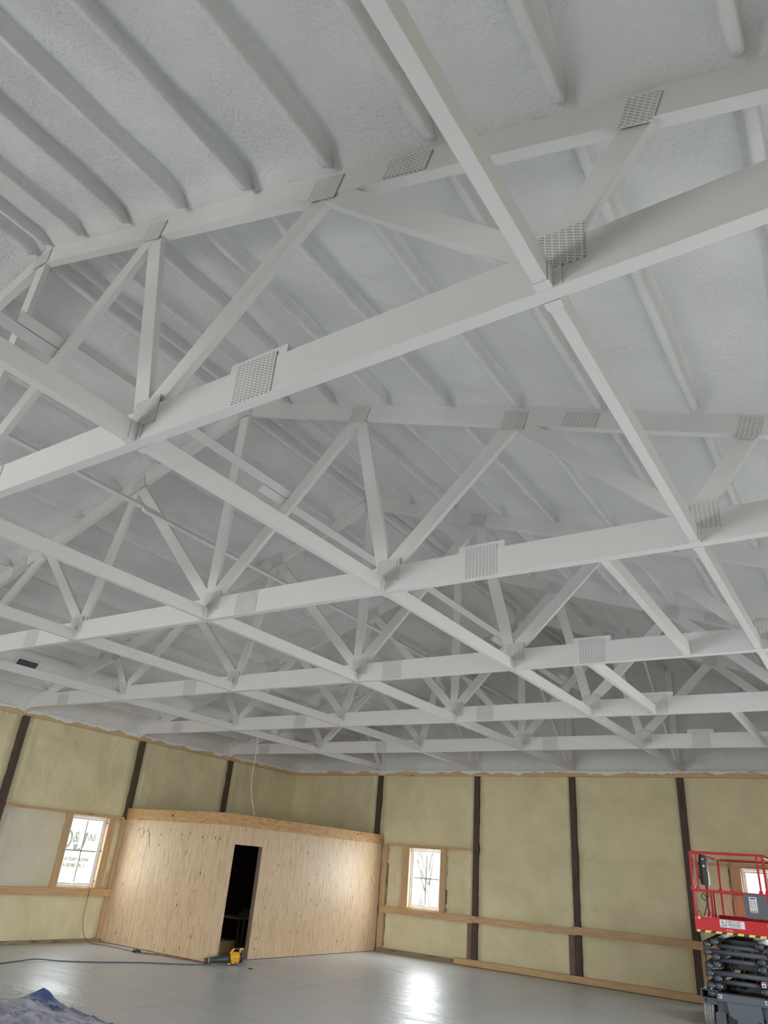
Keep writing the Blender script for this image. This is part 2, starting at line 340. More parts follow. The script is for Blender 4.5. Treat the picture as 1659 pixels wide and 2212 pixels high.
# sprayed roof underside
def ceil_fn(side):
    x0, x1 = (RX, SPAN+.2) if side > 0 else (RX, -.2); nx, ny = 110, 330
    def fn(i, j):
        x = x0+(x1-x0)*i/nx; y = YF+(.12-YF)*j/ny
        z = roof_z(x)+noise.noise(Vector((x*.9, y*.9, 1)))*.03+noise.noise(Vector((x*3, y*2.2, 5)))*.014+noise.noise(Vector((x*1.6, y*6, 8)))*.006
        for yt in YT: z -= .075*math.exp(-(max(0, abs(y-yt-.038)-.03)/.10)**2)
        e = (x if side < 0 else SPAN-x); z -= .24*math.exp(-max(0, e)/.07); z -= .10*math.exp(-max(0, -y)/.08)
        return (x, y, z)
    return MB().grid(nx, ny, fn)
cm = ceil_fn(1); c2 = ceil_fn(-1); cm.add(c2.v, [f[::-1] for f in c2.f], True)
struct(cm.build('ceiling', M['foam_white']))

# ------------------------------------------------------------------ roof trusses
def truss(label):
    T = thing('roof_truss', label, 'truss', (RX, 0, H), 'white roof trusses')
    TH = .072; y0, y1 = 0, TH
    def P(mb, name, m='paint', **k): return mb.build(name, M[m], T, **k)
    mb = MB().box((-RX+.02, y0, 0), (RX-.02, y1, .238)); P(mb, 'bottom_chord', bevel=.003)
    for s in (-1, 1):
        x1 = RX-.02; za, zb = ZR-H, chord_z(RX+x1)-H
        P(MB().prism([(0, za), (s*x1, zb), (s*x1, zb+.3), (0, za+.3)], 'y', y0+.003, y1-.003), 'top_chord')
    tz = lambda o: chord_z(RX+o)-H
    N0 = {'C': (0, .19), 'B': (2.234, .19), 'A': (4.858, .19), 'R': (0, tz(0)+.03), 'p': (1.77, tz(1.77)+.04), 'q': (3.51, tz(3.51)+.04), 'r': (5.31, tz(5.31)+.04)}
    wk = [0]
    def web(a, b, s):
        wk[0] += 1; yw = TH/2+.0015*((wk[0]*3) % 7-3)
        (xa, za), (xb, zb) = N0[a], N0[b]
        P(MB().bar((s*xa, yw, za), (s*xb, yw, zb), .05, .135, up=(0, 0, 1) if xa != xb else (1, 0, 0)), 'web', bevel=.003)
    web('C', 'R', 1)
    for s in (-1, 1):
        for a, b in (('C', 'p'), ('B', 'p'), ('B', 'q'), ('A', 'q'), ('A', 'r')): web(a, b, s)
        # heel web by the wall
    def plate(x, z, wd, hh, tilt=0):
        mb = MB().box((-wd/2, -.006, -hh/2), (wd/2, .0, hh/2)); o = mb.build('connector_plate', M['plate'], T); o.location = (x, 0, z); o.rotation_euler = (0, tilt, 0)
    for x in (0, 2.234, -2.234, 4.858, -4.858): plate(x+.06*(1 if x >= 0 else -1), .20, .235, .20)
    for s in (-1, 1):
        a = math.atan(SL)*s
        for o_ in (1.77, 3.51, 5.31): plate(s*o_, tz(o_)+.055, .235 if o_ < 5 else .15, .17, a)
        plate(s*4.1, tz(4.1)+.085, .30, .13, a)
    plate(0, tz(0)+.05, .22, .16)
    plate(3.21, .135, .285, .265); plate(.575, .118, .29, .225); plate(-3.21, .118, .275, .225); plate(-6.55, .1, .3, .19)
    P(MB().box((2.98+.02, .004, .238), (3.42, .066, .30)), 'splice_block', bevel=.004)
    return T
TL = ['white roof truss passing overhead just behind the viewer', 'white roof truss nearest the viewer, its bottom chord crossing the upper half of the photo',
      'second white roof truss back from the viewer', 'third white roof truss back from the viewer', 'fourth white roof truss back from the viewer',
      'farthest white roof truss, last before the tan end wall']
t0 = truss(TL[1]); t0.location = (RX, YT[1], H)
for i in (0, 2, 3, 4, 5):
    o = copy_tree(t0, (RX, YT[i], H)); o['label'] = TL[i]

BAY = ['before the nearest truss', 'between nearest and second trusses', 'between second and third trusses', 'between third and fourth trusses', 'between fourth and farthest trusses', 'between farthest truss and end wall']
ROW = ['leftmost row', 'second row from left', 'middle row', 'second row from right', 'rightmost row']
# lateral braces between the bottom chords, hung in joist hangers
def brace(x, ya, yb, label, group, name='lateral_brace', hang=True):
    L = yb-ya; B = thing(name, label, 'brace', (x, ya, H+.002), group)
    MB().box((-.03, 0, 0), (.03, L, .128)).build('board', M['paint'], B, bevel=.003)
    if hang:
        for yy, sg in ((.0, 1), (L, -1)):
            g = MB().box((-.036, yy, -.004), (.036, yy+sg*.05, -.001))
            for s in (-1, 1):
                g.box((s*.031, yy, -.002), (s*.036, yy+sg*.05, .105)); g.box((s*.036, yy, .0), (s*.075, yy+sg*.003, .115))
            g.build('joist_hanger', M['paint'], B)
    return B
ends = YT+[0.0]
for r_, x in enumerate(XB):
    for b in range(6):
        ya, yb = ends[b]+(.074), ends[b+1]-.002
        if b == 5: yb = .01
        if not inframe([(x, ya+(yb-ya)*k/8, H) for k in range(9)]): continue
        brace(x, ya, yb, 'white bottom chord brace, %s, %s' % (ROW[r_], BAY[b]), 'lateral braces between bottom chords')
for x, b, lb in ((11.92, 2, 'short-spaced extra white brace between second and third trusses, right of the splice plates'), (10.87, 3, 'extra white brace between third and fourth trusses, ending on the splice plate'), (11.86, 4, 'extra white brace between fourth and farthest trusses at the right edge')):
    brace(x, YT[b]+.074, YT[b+1]-.002, lb, 'extra braces beside the splice plates', 'splice_brace', False)
# upper laterals nailed along the long webs
for sgn, (cx, cz), side in ((1, (8.612, 5.145), 'right'), (-1, (6.665, 5.285), 'left')):
    n = Vector((-.707*sgn, 0, .707))
    for b in range(6):
        ya, yb = ends[b]-.35, ends[b+1]+.02
        if b == 5: yb = .02
        lift_ = .02 if b % 2 == 0 else -.019
        c0 = Vector((cx, ya, cz))+n*(lift_*.0); off = Vector((.707*sgn, 0, .707))*(.047 if b % 2 else -.047)
        off = off if True else off
        if not inframe([(cx, ya+(yb-ya)*k/8, cz) for k in range(9)]): continue
        p = Vector((cx, ya, cz))+off; q = Vector((cx, yb, cz))+off
        o = MB().bar(p, q, .04, .088, up=Vector((.707*sgn, 0, .707))).build('web_brace', M['paint'], org=p, bevel=.002)
        tag(o, 'white brace nailed across the %s long webs, %s' % (side, BAY[b]), 'brace', 'braces across the long webs')
# knee braces from the gable posts up to the last truss
for r_, x in enumerate(XB):
    zt = chord_z(x)+.05; p, q = Vector((x, -.03, H+.02)), Vector((x, -1.95, min(zt, H+1.75)))
    if r_ == 0: q = Vector((x, -.95, chord_z(x)+.1))
    if not inframe([p, q]): continue
    o = MB().bar(p, q, .05, .12, up=(0, 1, 0)).build('knee_brace', M['paint'], org=p, bevel=.003)
    tag(o, 'slanted white knee brace rising from the end wall, %s' % ROW[r_], 'brace', 'knee braces at the end wall')
# gable posts above the header
for r_, x in enumerate(BP):
    zt = roof_z(x)-.02
    if not inframe([(x, 0, H), (x, 0, zt)]): continue
    o = MB().box((x-.065, -.03, 3.87), (x+.065, .06, zt)).build('gable_post', M['paint'], org=(x, 0, 3.87), bevel=.004)
    tag(o, 'white sprayed gable post above the end wall header, %s' % ROW[r_], 'post', 'white gable posts')

# ------------------------------------------------------------------ foam-coated purlins
def purlin(x, side, y0, y1, seed):
    n = 44; a = SL*side; zb = chord_z(x)+.135; top = roof_z(x)+.04; hh = top-zb
    prof = [(-.085, 1.0), (-.055, .88), (-.040, .55), (-.034, .22), (-.029, .05), (-.018, 0), (.018, 0), (.029, .05), (.036, .28), (.050, .58), (.085, .84), (.14, 1.0)]
    if seed % 2: prof = [(-p, h) for p, h in prof[::-1]]
    npf = len(prof)
    def fn(i, j):
        f = j/n; y = y0+(y1-y0)*f; e = min(f, 1-f)*(y1-y0); endk = math.sqrt(max(0.0, 1-max(0, 1-e/.09)**2)) if e < .09 else 1.0
        u, h = prof[i]; w = abs(u)
        wob = noise.noise(Vector((y*1.7, seed*3.1, u*4)))*.020*min(1, w*9)+noise.noise(Vector((y*6, seed*2.3, u*9)))*.010*min(1, w*12)
        zz = noise.noise(Vector((y*1.1, seed*5.7, 2)))*.012
        uu = u*(1+.28*noise.noise(Vector((y*1.3, seed*7.7, 0 if u < 0 else 3))))*(.55+.45*endk)+wob
        z = zb+zz+hh*(1-(1-h)*(.55+.45*endk)) + wob*.4
        return (x+uu, y, z-a*uu)
    mb = MB().grid(npf-1, n, fn); nv = len(mb.v)
    mb.f.append(tuple(range(npf))[::-1]); mb.sm.append(False); mb.f.append(tuple(n*npf+k for k in range(npf))); mb.sm.append(False)
    return mb
seed = 0
for b in range(6):
    for side, sn in ((1, 'right'), (-1, 'left')):
        for k in range(0, 11):
            x = RX+side*(.11+.712*k if k == 0 else .712*k)
            if x < .3 or x > SPAN-.3: continue
            seed += 1; y0, y1 = ends[b]+.085, ends[b+1]-(.015 if b < 5 else -.03)
            zb = chord_z(x)+.14
            if not inframe([(x, y0+(y1-y0)*q/10, zb) for q in range(11)], 60): continue
            o = purlin(x, side, y0, y1, seed).build('roof_purlin', M['foam_white'], org=(x, y0, zb))
            tag(o, 'foam-coated purlin, %s from the ridge on %s slope, %s' % (ORD[k], sn, BAY[b]), 'purlin', 'foam-coated roof purlins')

# ------------------------------------------------------------------ wall posts, headers, rails, girts
lab_l = ['dark post on left wall, left of the lettered window', 'dark post on left wall above the left corner of the plywood room', 'dark post on left wall rising above the middle of the plywood room']
for y, lb in zip(LP, lab_l):
    o = MB().box((-.12, y-.066, 0), (0, y+.066, 3.77)).build('wall_post', M['post'], org=(0, y, 0), bevel=.003); tag(o, lb, 'post', 'dark wall posts')
lab_b = ['dark post on end wall beside the right top corner of the plywood room', 'dark post on end wall right of the small window', 'dark post on end wall between the two wide blank foam panels', 'dark post on end wall behind the red lift', 'dark post on end wall far right past the lift']
for x, lb in zip(BP, lab_b):
    if not inframe([(x, 0, 3.0), (x, 0, 1.0)], 30): continue
    o = MB().box((x-.062, 0, 0), (x+.062, .12, 3.77)).build('wall_post', M['post'], org=(x, 0, 0), bevel=.003); tag(o, lb, 'post', 'dark wall posts')
for x, lb in ((5.34, 'brown plank scab beside the post right of the small window, below the girt'), (7.59, 'brown plank scab beside the middle end wall post, below the girt')):
    o = boardbox('post_scab', lb, 'plank', (x-.06, .012, 0), (x+.058, .05, .80), M['post_scab'], 'brown post scabs')
boardbox('header_board', 'tan header board with ragged white overspray along top of left wall', 'board', (-.035, -14, 3.765), (.02, -.02, 3.885), M['header_y'])
boardbox('header_board', 'tan header board with ragged white overspray along top of end wall', 'board', (.022, -.02, 3.765), (SPAN-.02, .035, 3.885), M['header_x'])
boardbox('wall_girt', 'pine girt board under the lettered window on left wall', 'board', (0, -13.0, .778), (.04, -5.25, .905), M['lumber_y'], 'pine girt boards')
boardbox('wall_girt', 'pine girt board under the small window beside plywood room', 'board', (3.0, -.04, .785), (5.42, 0, .915), M['lumber_x'], 'pine girt boards')
boardbox('wall_girt', 'pine girt board across the first wide foam panel right of the small window', 'board', (5.425, -.04, .80), (7.70, 0, .92), M['lumber_x'], 'pine girt boards')
boardbox('wall_girt', 'pine girt board across the second wide foam panel, running behind red lift', 'board', (7.66, -.082, .818), (12.6, -.042, .952), M['lumber_x'], 'pine girt boards')
boardbox('wood_block', 'small pale wood block on the girt joint at the end wall post', 'block', (5.375, -.075, .86), (5.52, -.041, .925), M['lumber_x'])
boardbox('wall_rail', 'thin pine rail above the lettered window on left wall', 'board', (-.09, -7.95, 2.19), (.0, -5.26, 2.232), M['lumber_y'], 'thin window rails')
boardbox('wall_rail', 'thin pine rail above the small end wall window', 'board', (3.0, 0, 2.19), (5.385, .09, 2.235), M['lumber_x'], 'thin window rails')
boardbox('wall_rail', 'thin pine rail above the window behind the red lift', 'board', (10.0, 0, 2.215), (12.5, .09, 2.262), M['lumber_x'], 'thin window rails')
def stud(x0, x1, z0, z1, wall, lb, d0=0.0, d1=.13):
    if wall == 'L': a, b = (-d1, x0, z0), (-d0, x1, z1)
    else: a, b = (x0, d0, z0), (x1, d1, z1)
    return boardbox('window_stud', lb, 'stud', a, b, M['lumber_z'], 'pine window studs')
stud(-6.65, -6.523, .905, 2.19, 'L', 'pine stud along the left side of the lettered window')
stud(-5.657, -5.50, .905, 2.19, 'L', 'pine stud along the right side of the lettered window')
stud(-5.345, -5.2505, .905, 2.19, 'L', 'pine stud on left wall against the plywood room, above girt', -.008, .08)
stud(-5.345, -5.2505, .05, .778, 'L', 'pine stud on left wall against the plywood room, below girt', -.008, .08)
stud(3.55, 3.727, .915, 2.19, 'B', 'wide pine stud along the left side of the small end wall window')
stud(4.578, 4.71, .915, 2.19, 'B', 'pine stud along the right side of the small end wall window')
stud(2.972, 3.115, .915, 2.19, 'B', 'pine stud on end wall against the plywood room, above girt', 0, .08)
stud(2.972, 3.115, .06, .785, 'B', 'pine stud on end wall against the plywood room, below girt', 0, .08)
stud(10.66, 10.827, .952, 2.215, 'B', 'wide pine stud left of the window behind the red lift')
stud(11.683, 11.82, .952, 2.215, 'B', 'pine stud right of the window behind the red lift')
stud(10.0, 10.075, .1, .818, 'B', 'pine stud right of the post behind the red lift, below girt', 0, .08)
stud(9.82, 9.868, .1, .818, 'B', 'narrow pine stud left of the post behind the red lift, below girt', 0, .08)
boardbox('base_board', 'dark treated base board along left wall', 'board', (-.04, -14, 0), (.02, -5.27, .055), M['treated'], 'treated base boards')
boardbox('base_board', 'dark stained treated base board under the small end wall window', 'board', (2.99, -.03, 0), (5.06, .03, .085), M['treated'], 'treated base boards')
boardbox('loose_plank', 'long clean pine plank along the foot of end wall', 'board', (5.03, -.10, .012), (12.4, -.045, .128), M['lumber_x'])

# jagged dark cracks where the foam has pulled away from the window framing
def crack(u, z0, z1, wall, lb, sd):
    mb = MB(); n = 26
    for i in range(n):
        za, zb = z0+(z1-z0)*i/n, z0+(z1-z0)*(i+1)/n
        if noise.noise(Vector((sd, za*5, 0))) < -.22: continue
        ua, ub = u+.014*noise.noise(Vector((sd, za*9, 2))), u+.014*noise.noise(Vector((sd, zb*9, 2))); d = .042+.006*noise.noise(Vector((sd+4, za*6, 1)))
        p, q = ((-d, ua, za), (-d, ub, zb)) if wall == 'L' else ((ua, d, za), (ub, d, zb))
        mb.bar(p, q, .004+.006*abs(noise.noise(Vector((sd, za*14, 5)))), .034, up=(1, 0, 0) if wall == 'L' else (0, 1, 0))
    tag(mb.build('foam_crack', M['crack'], org=mb.v[0]), lb, 'crack', 'cracks in the foam beside the window framing')
M['crack'] = mat('dark_foam_crack', (.13, .11, .08), .9)
crack(-5.425, .95, 2.15, 'L', 'dark jagged crack in the foam right of the lettered window', 1.3)
crack(4.735, .95, 2.15, 'B', 'dark jagged crack in the foam right of the small end wall window', 7.7)
crack(3.14, .95, 2.12, 'B', 'dark jagged crack in the foam between the plywood room and the small window', 9.2)
crack(3.14, .12, .76, 'B', 'dark jagged crack in the foam below the girt beside the plywood room', 12.2)
crack(10.635, .98, 2.18, 'B', 'dark jagged crack in the foam left of the window behind the red lift', 15.2)

# ------------------------------------------------------------------ windows
def window(n, u0, u1, z0, z1, wall, side):
    w_ = thing('window_%d' % n, '', 'window', (0, 0, 0)); del w_['label']; del w_['category']; struct(w_)
    def B(mb, a, b):     # a, b = (u, depth, z)
        q = (lambda p: (-p[1], p[0], p[2])) if wall == 'L' else (lambda p: p)
        return mb.box(q(a), q(b))
    def frame(name, i, wd, d0, d1, m):
        mb = MB()
        B(mb, (u0+i, d0, z0+i), (u0+i+wd, d1, z1-i)); B(mb, (u1-i-wd, d0, z0+i), (u1-i, d1, z1-i))
        B(mb, (u0+i+wd, d0, z0+i), (u1-i-wd, d1, z0+i+wd)); B(mb, (u0+i+wd, d0, z1-i-wd), (u1-i-wd, d1, z1-i)); return mb.build(name, M[m], w_, bevel=.004)
    frame('rough_jamb', -.005, .012, .0, .10, 'lumber_z')
    frame('window_frame', .008, .032, .085, .14, 'vinyl'); frame('sash', .042, .036, .095, .13, 'vinyl')
    uc, zc = (u0+u1)/2, (z0+z1)/2; mb = MB(); B(mb, (uc-.012, .108, z0+.07), (uc+.012, .122, z1-.07)); B(mb, (u0+.07, .108, zc-.012), (u1-.07, .122, zc+.012)); mb.build('muntin', M['muntin'], w_)
    mb = MB(); B(mb, (u0+.07, .113, z0+.07), (u1-.07, .117, z1-.07)); mb.build('glass_pane', M['glass'], w_)
    mb = MB(); B(mb, (uc-.05, .065, z0+.05), (uc+.07, .09, z0+.075)); B(mb, (uc+.02, .045, z0+.068), (uc+.045, .07, z0+.085)); mb.build('crank_handle', M['vinyl'], w_, bevel=.004)
    for zz in (z0+.1, zc, z1-.12):
        mb = MB(); B(mb, (u1-.012, .035, zz), (u1+.002, .06, zz+.03)); mb.build('bracket', M['black'], w_)
window(1, *W1, 'L', 1); window(2, *W2, 'B', 1); window(3, *W3, 'B', 1)

# ------------------------------------------------------------------ plywood room
PX, PY = 2.95, -5.25
R = thing('plywood_room', 'plywood storage room with dark doorway in the left back corner', 'room', (PX, PY, 0))
def rb(mb, name, m, **k):
    o = mb.build(name, M[m], None, **k); o.location = Vector(o.location)-Vector((PX, PY, 0)) if k.get('org') is not None else Vector((-PX, -PY, 0)); o.parent = R; return o
def pan(a, b, m='ply_z', name='plywood_sheet'):
    c = [(p+q)/2 for p, q in zip(a, b)]; return rb(MB().box(a, b), name, m, org=c, bevel=.0015)
DL, DR, DT = -5.0, -4.215, 1.885
x0 = 0.0
for a, b in ((.0, .772), (.778, 1.83), (1.833, 2.87), (2.873, 2.95)): pan((a, PY, .008), (b, PY+.016, 2.215))
rb(MB().box((.776, PY+.001, .01), (.789, PY+.012, .16)), 'slot', 'dark')
pan((PX-.016, PY+.0165, .008), (PX, DL, 2.215)); pan((PX-.016, DL+.001, DT), (PX, DR-.001, 2.215)); pan((PX-.016, DR, .008), (PX, -2.345, 2.215)); pan((PX-.016, -2.34, .008), (PX, -1.13, 2.215)); pan((PX-.016, -1.127, .008), (PX, -.01, 2.215))
for a, b in ((0, .36), (.362, 2.97)): pan((a, PY-.02, 2.20), (b, PY-.003, 2.41), 'ply_h', 'header_strip')
for a, b in ((PY-.003, -4.40), (-4.398, -2.15), (-2.148, -.01)): pan((PX+.003, a, 2.20), (PX+.02, b, 2.41), 'ply_h', 'header_strip')
rb(MB().box((PX-.11, DR, 0), (PX-.018, DR+.04, DT)), 'door_jamb', 'jamb', bevel=.002); rb(MB().box((PX-.11, DL-.04, 0), (PX-.018, DL, DT)), 'door_jamb', 'jamb', bevel=.002)
rb(MB().box((PX-.11, DL-.04, DT), (PX-.018, DR+.04, DT+.04)), 'door_head', 'jamb', bevel=.002)
rb(MB().box((.0, PY+.02, 2.30), (PX-.02, -.02, 2.34)), 'room_lid', 'ply_h')
pan((PX-.10, DR+.05, .02), (PX-.03, -.03, 2.29), 'jamb', 'inner_lining'); pan((.02, PY+.03, .02), (PX-.12, PY+.1, 2.29), 'jamb', 'inner_lining'); pan((-.0, PY+.12, .02), (.03, -.03, 2.29), 'jamb', 'inner_lining'); pan((.05, -.06, .02), (PX-.12, -.03, 2.29), 'jamb', 'inner_lining')
# pencilled mark on the left sheet
q = MB().tube([(.42, PY-.003, 1.98), (.50, PY-.003, 2.04), (.60, PY-.003, 2.05), (.63, PY-.003, 1.93), (.56, PY-.003, 1.86)], .004, 5); q.tube([(.60, PY-.003, 1.96), (.72, PY-.003, 2.02), (.80, PY-.003, 1.97), (.86, PY-.003, 1.72)], .004, 5)
rb(q, 'pencil_mark', 'jamb')
# inside: a work table with cartons, and one on the floor
T = thing('work_table', 'pale topped work table inside the dark plywood room', 'table', (1.55, -3.0, 0))
MB().box((-.33, -.45, .54), (.33, .45, .57)).build('tabletop', M['bench'], T)
for sx in (-1, 1):
    for sy in (-1, 1): MB().bar((sx*.28, sy*.38, .54), (sx*.31, sy*.41, 0), .03, .03, up=(1, 0, 0)).build('leg', M['steel'], T)
for k, (a, b) in enumerate((((1.48, -3.05, .572), (1.75, -2.72, .645)), ((1.5, -2.98, .648), (1.72, -2.76, .71)))):
    boardbox('carton', ['lower brown carton on the work table in the plywood room', 'upper brown carton stacked on the work table in the plywood room'][k], 'box', a, b, M['carton'], 'cartons in the plywood room')
boardbox('carton', 'low carton on the floor inside the plywood room doorway', 'box', (1.7, -4.15, 0), (2.05, -3.65, .2), M['carton'], 'cartons in the plywood room')

# ------------------------------------------------------------------ duct, wires, cords
DX, DZ, DRd = 1.35, 4.45, .165
D = thing('air_duct', 'round white spiral duct running along the left side above the bottom chords', 'duct', (DX, -8, DZ))
def dsec(a, b):
    prof = []; n = int((b-a)/.05)
    for i in range(n+1): prof.append((a+8+(b-a)*i/n, DRd+(.0018 if i % 3 == 0 else 0)))
    MB().lathe(prof, (0, 0, 0), 'y', 36).build('duct_section', M['duct'], D)
for a, b in ((-11.0, -7.88), (-7.87, -4.93), (-4.92, -2.02)): dsec(a, b)
for y in (-7.875, -4.925): MB().lathe([(y+8-.02, DRd), (y+8-.02, DRd+.006), (y+8+.02, DRd+.006), (y+8+.02, DRd)], (0, 0, 0), 'y', 36).build('joint_collar', M['duct'], D)
MB().lathe([(-2.02+8, 0), (-2.0+8, DRd*.6), (-2.0+8, DRd+.004), (-2.05+8, DRd+.004)], (0, 0, 0), 'y', 36).build('end_cap', M['duct'], D)
for y in (-9.9, -6.9, -3.6):
    MB().bar((0, y+8, DRd), (0, y+8, roof_z(DX)-DZ+.1 if roof_z(DX) > DZ else .3), .02, .003, up=(0, 1, 0)).build('hanger_strap', M['duct'], D)
rg = MB(); d = Vector((.80, 0, -.60)); tn = Vector((.60, 0, .80)); c0 = d*(DRd+.012)
def RP(u, s_, dd=0): return c0+Vector((0, u, 0))+tn*s_+d*dd
for (u0, u1, s0, s1) in ((-.21, .21, .075, .1), (-.21, .21, -.1, -.075), (-.21, -.185, -.075, .075), (.185, .21, -.075, .075)):
    p = RP((u0+u1)/2, (s0+s1)/2)
    rg.bar(RP(u0, (s0+s1)/2), RP(u1, (s0+s1)/2), s1-s0, .02, up=d)
o = rg.build('register_frame', M['duct'], D); o.location = (0, -9.18+8, 0)
lo = MB()
for k in range(12):
    u = -.17+.34*k/11; lo.bar(RP(u, -.075), RP(u, .075), .008, .02, up=d)
o2 = lo.build('register_louvre', M['inkgrey'], o); mb = MB().bar(RP(-.185, 0, -.006), RP(.185, 0, -.006), .15, .004, up=d); mb.build('register_back', M['black'], o)
# white cable draped under the duct
def curve(name, pts, r, m, label, cat, smooth=6, parent=None):
    P = [Vector(p) for p in pts]; out = []
    for i in range(len(P)-1):
        a, b, c, dd = P[max(i-1, 0)], P[i], P[i+1], P[min(i+2, len(P)-1)]
        for k in range(smooth):
            t = k/smooth; out.append(.5*((2*b)+(-a+c)*t+(2*a-5*b+4*c-dd)*t*t+(-a+3*b-3*c+dd)*t**3))
    out.append(P[-1]); o = MB().tube(out, r, 7).build(name, M[m], org=P[0])
    return tag(o, label, cat)
curve('cable', [(1.05, -9.25, 4.27), (1.12, -8.9, 4.21), (1.4, -8.5, 4.17), (1.9, -8.2, 4.15), (2.6, -8.16, 4.15)], .008, 'cord_white', 'thin white cable draped beneath the duct at a truss', 'cable')
curve('hanging_cord', [(2.74, -4.62, 4.1), (2.66, -4.5, 3.6), (2.60, -4.45, 3.1), (2.66, -4.42, 2.75), (2.80, -4.42, 2.43)], .006, 'cord_white', 'thin white cord hanging from the ceiling down onto the plywood room', 'cord')
EC = thing('extension_cord', 'rust coloured extension cord from window down along plywood room to leaf blower', 'cord', (0, 0, 0))
def cv(pts, r, name, m, par, sm=6):
    o = curve(name, pts, r, m, '', '', sm); del o['label']; del o['category']; o.parent = par; return o
cv([(-.02, -5.80, .96), (.045, -5.80, .90), (.05, -5.80, .75), (.045, -5.79, .4), (.12, -5.74, .12), (.3, -5.66, .016), (.6, -5.60, .012), (1.0, -5.60, .012), (1.45, -5.62, .012)], .006, 'cord', 'cord_rust', EC)
MB().tube([(1.44, -5.62, .02), (1.53, -5.60, .03), (1.60, -5.58, .02)], [.022, .028, .02], 8).build('plug', M['black'], EC)
cv([(1.6, -5.58, .012), (1.9, -5.42, .012), (2.3, -5.46, .012), (2.7, -5.38, .012), (2.98, -5.36, .012), (3.18, -5.37, .012)], .006, 'cord', 'cord_rust', EC)
cv([(1.55, -5.64, .012), (1.85, -5.56, .012), (2.2, -5.33, .012), (2.6, -5.35, .012), (3.0, -5.30, .012)], .006, 'cord', 'cord_rust', EC)
curve('air_hose', [(2.4, -9.6, .011), (1.905, -8.44, .011), (1.80, -8.1, .011), (1.823, -7.80, .03), (1.98, -7.5, .011), (2.263, -7.08, .011), (2.566, -6.404, .011), (3.01, -5.797, .011), (3.16, -5.46, .011)], .0085, 'cord_blue', 'dark blue cord lying across the concrete floor', 'cord')
tag(MB().lathe([(0, 0), (0, .045), (.006, .04), (.006, 0)], (3.753, -4.999, 0), 'z', 16).build('floor_cap', M['dark'], org=(3.753, -4.999, 0)), 'small dark round cap on the floor right of the leaf blower', 'cap')
# dark gap in the gable foam, drawn as an added thin hooked tube
tag(MB().tube([(2.66, -.05, 3.9), (2.66, -.05, 4.42), (2.69, -.05, 4.50), (2.78, -.05, 4.53), (2.84, -.05, 4.58), (2.92, -.05, 4.60)], .014, 8).build('foam_gap', M['inkgrey'], org=(2.66, -.05, 3.9)), 'thin dark foam gap hooked at its top beside a gable post', 'gap')

# ------------------------------------------------------------------ leaf blower
B = thing('leaf_blower', 'yellow and black cordless leaf blower on the floor at the doorway', 'leaf blower', (3.34, -5.0, 0), rz=math.radians(57))
# local: +x runs to the rear, nozzle at -x
def bp(mb, name, m, **k): return mb.build(name, M[m], B, **k)
bp(MB().tube([(-.44, 0, .062), (-.30, 0, .075), (-.16, 0, .088), (-.06, 0, .098)], [.043, .052, .06, .062], 20), 'tube', 'charcoal')
bp(MB().tube([(-.50, 0, .056), (-.43, 0, .062)], [.040, .045], 20), 'nozzle', 'charcoal')
bp(MB().tube([(-.45, 0, .061), (-.425, 0, .064)], [.047, .049], 20), 'nozzle_ring', 'inkgrey')
bp(MB().lathe([(-.075, .055), (-.06, .072), (-.01, .088), (.05, .092), (.085, .085), (.09, .06)], (0, 0, .115), 'x', 26), 'motor_housing', 'yellow')
bp(MB().lathe([(.085, .06), (.09, .086), (.125, .082), (.15, .06), (.155, 0)], (0, 0, .115), 'x', 26), 'air_intake', 'black')
bp(MB().tube([(-.07, 0, .16), (-.055, 0, .20), (-.03, 0, .235), (.0, 0, .25)], [.022, .02, .018, .016], 10), 'handle_bracket', 'yellow')
bp(MB().tube([(-.02, 0, .25), (.03, 0, .252), (.075, 0, .235), (.09, 0, .20)], [.017, .018, .018, .016], 10), 'handle', 'black')
bp(MB().box((.10, -.032, .165), (.16, .032, .235)), 'battery', 'black', bevel=.008); bp(MB().box((.075, -.028, .235), (.15, .028, .262)), 'battery_shoe', 'yellow', bevel=.006); bp(MB().box((.075, -.028, .185), (.10, .028, .24)), 'battery_shoe', 'yellow', bevel=.006)
for s in (-1, 1): bp(MB().prism([(-.085, 0), (.07, 0), (.05, .045), (.02, .05), (-.02, .03), (-.05, .05)], 'y', s*.03, s*.06), 'foot', 'black')
bp(MB().prism([(-.10, .03), (-.03, .055), (.02, .045), (-.02, .02), (-.1, .012)], 'y', -.056, .056), 'foot_bridge', 'yellow')
writing('maker_mark', 'DEWALT', .030, (-.022, -.0905, .105), (math.radians(90), 0, 0), M['ink'], B, .8)

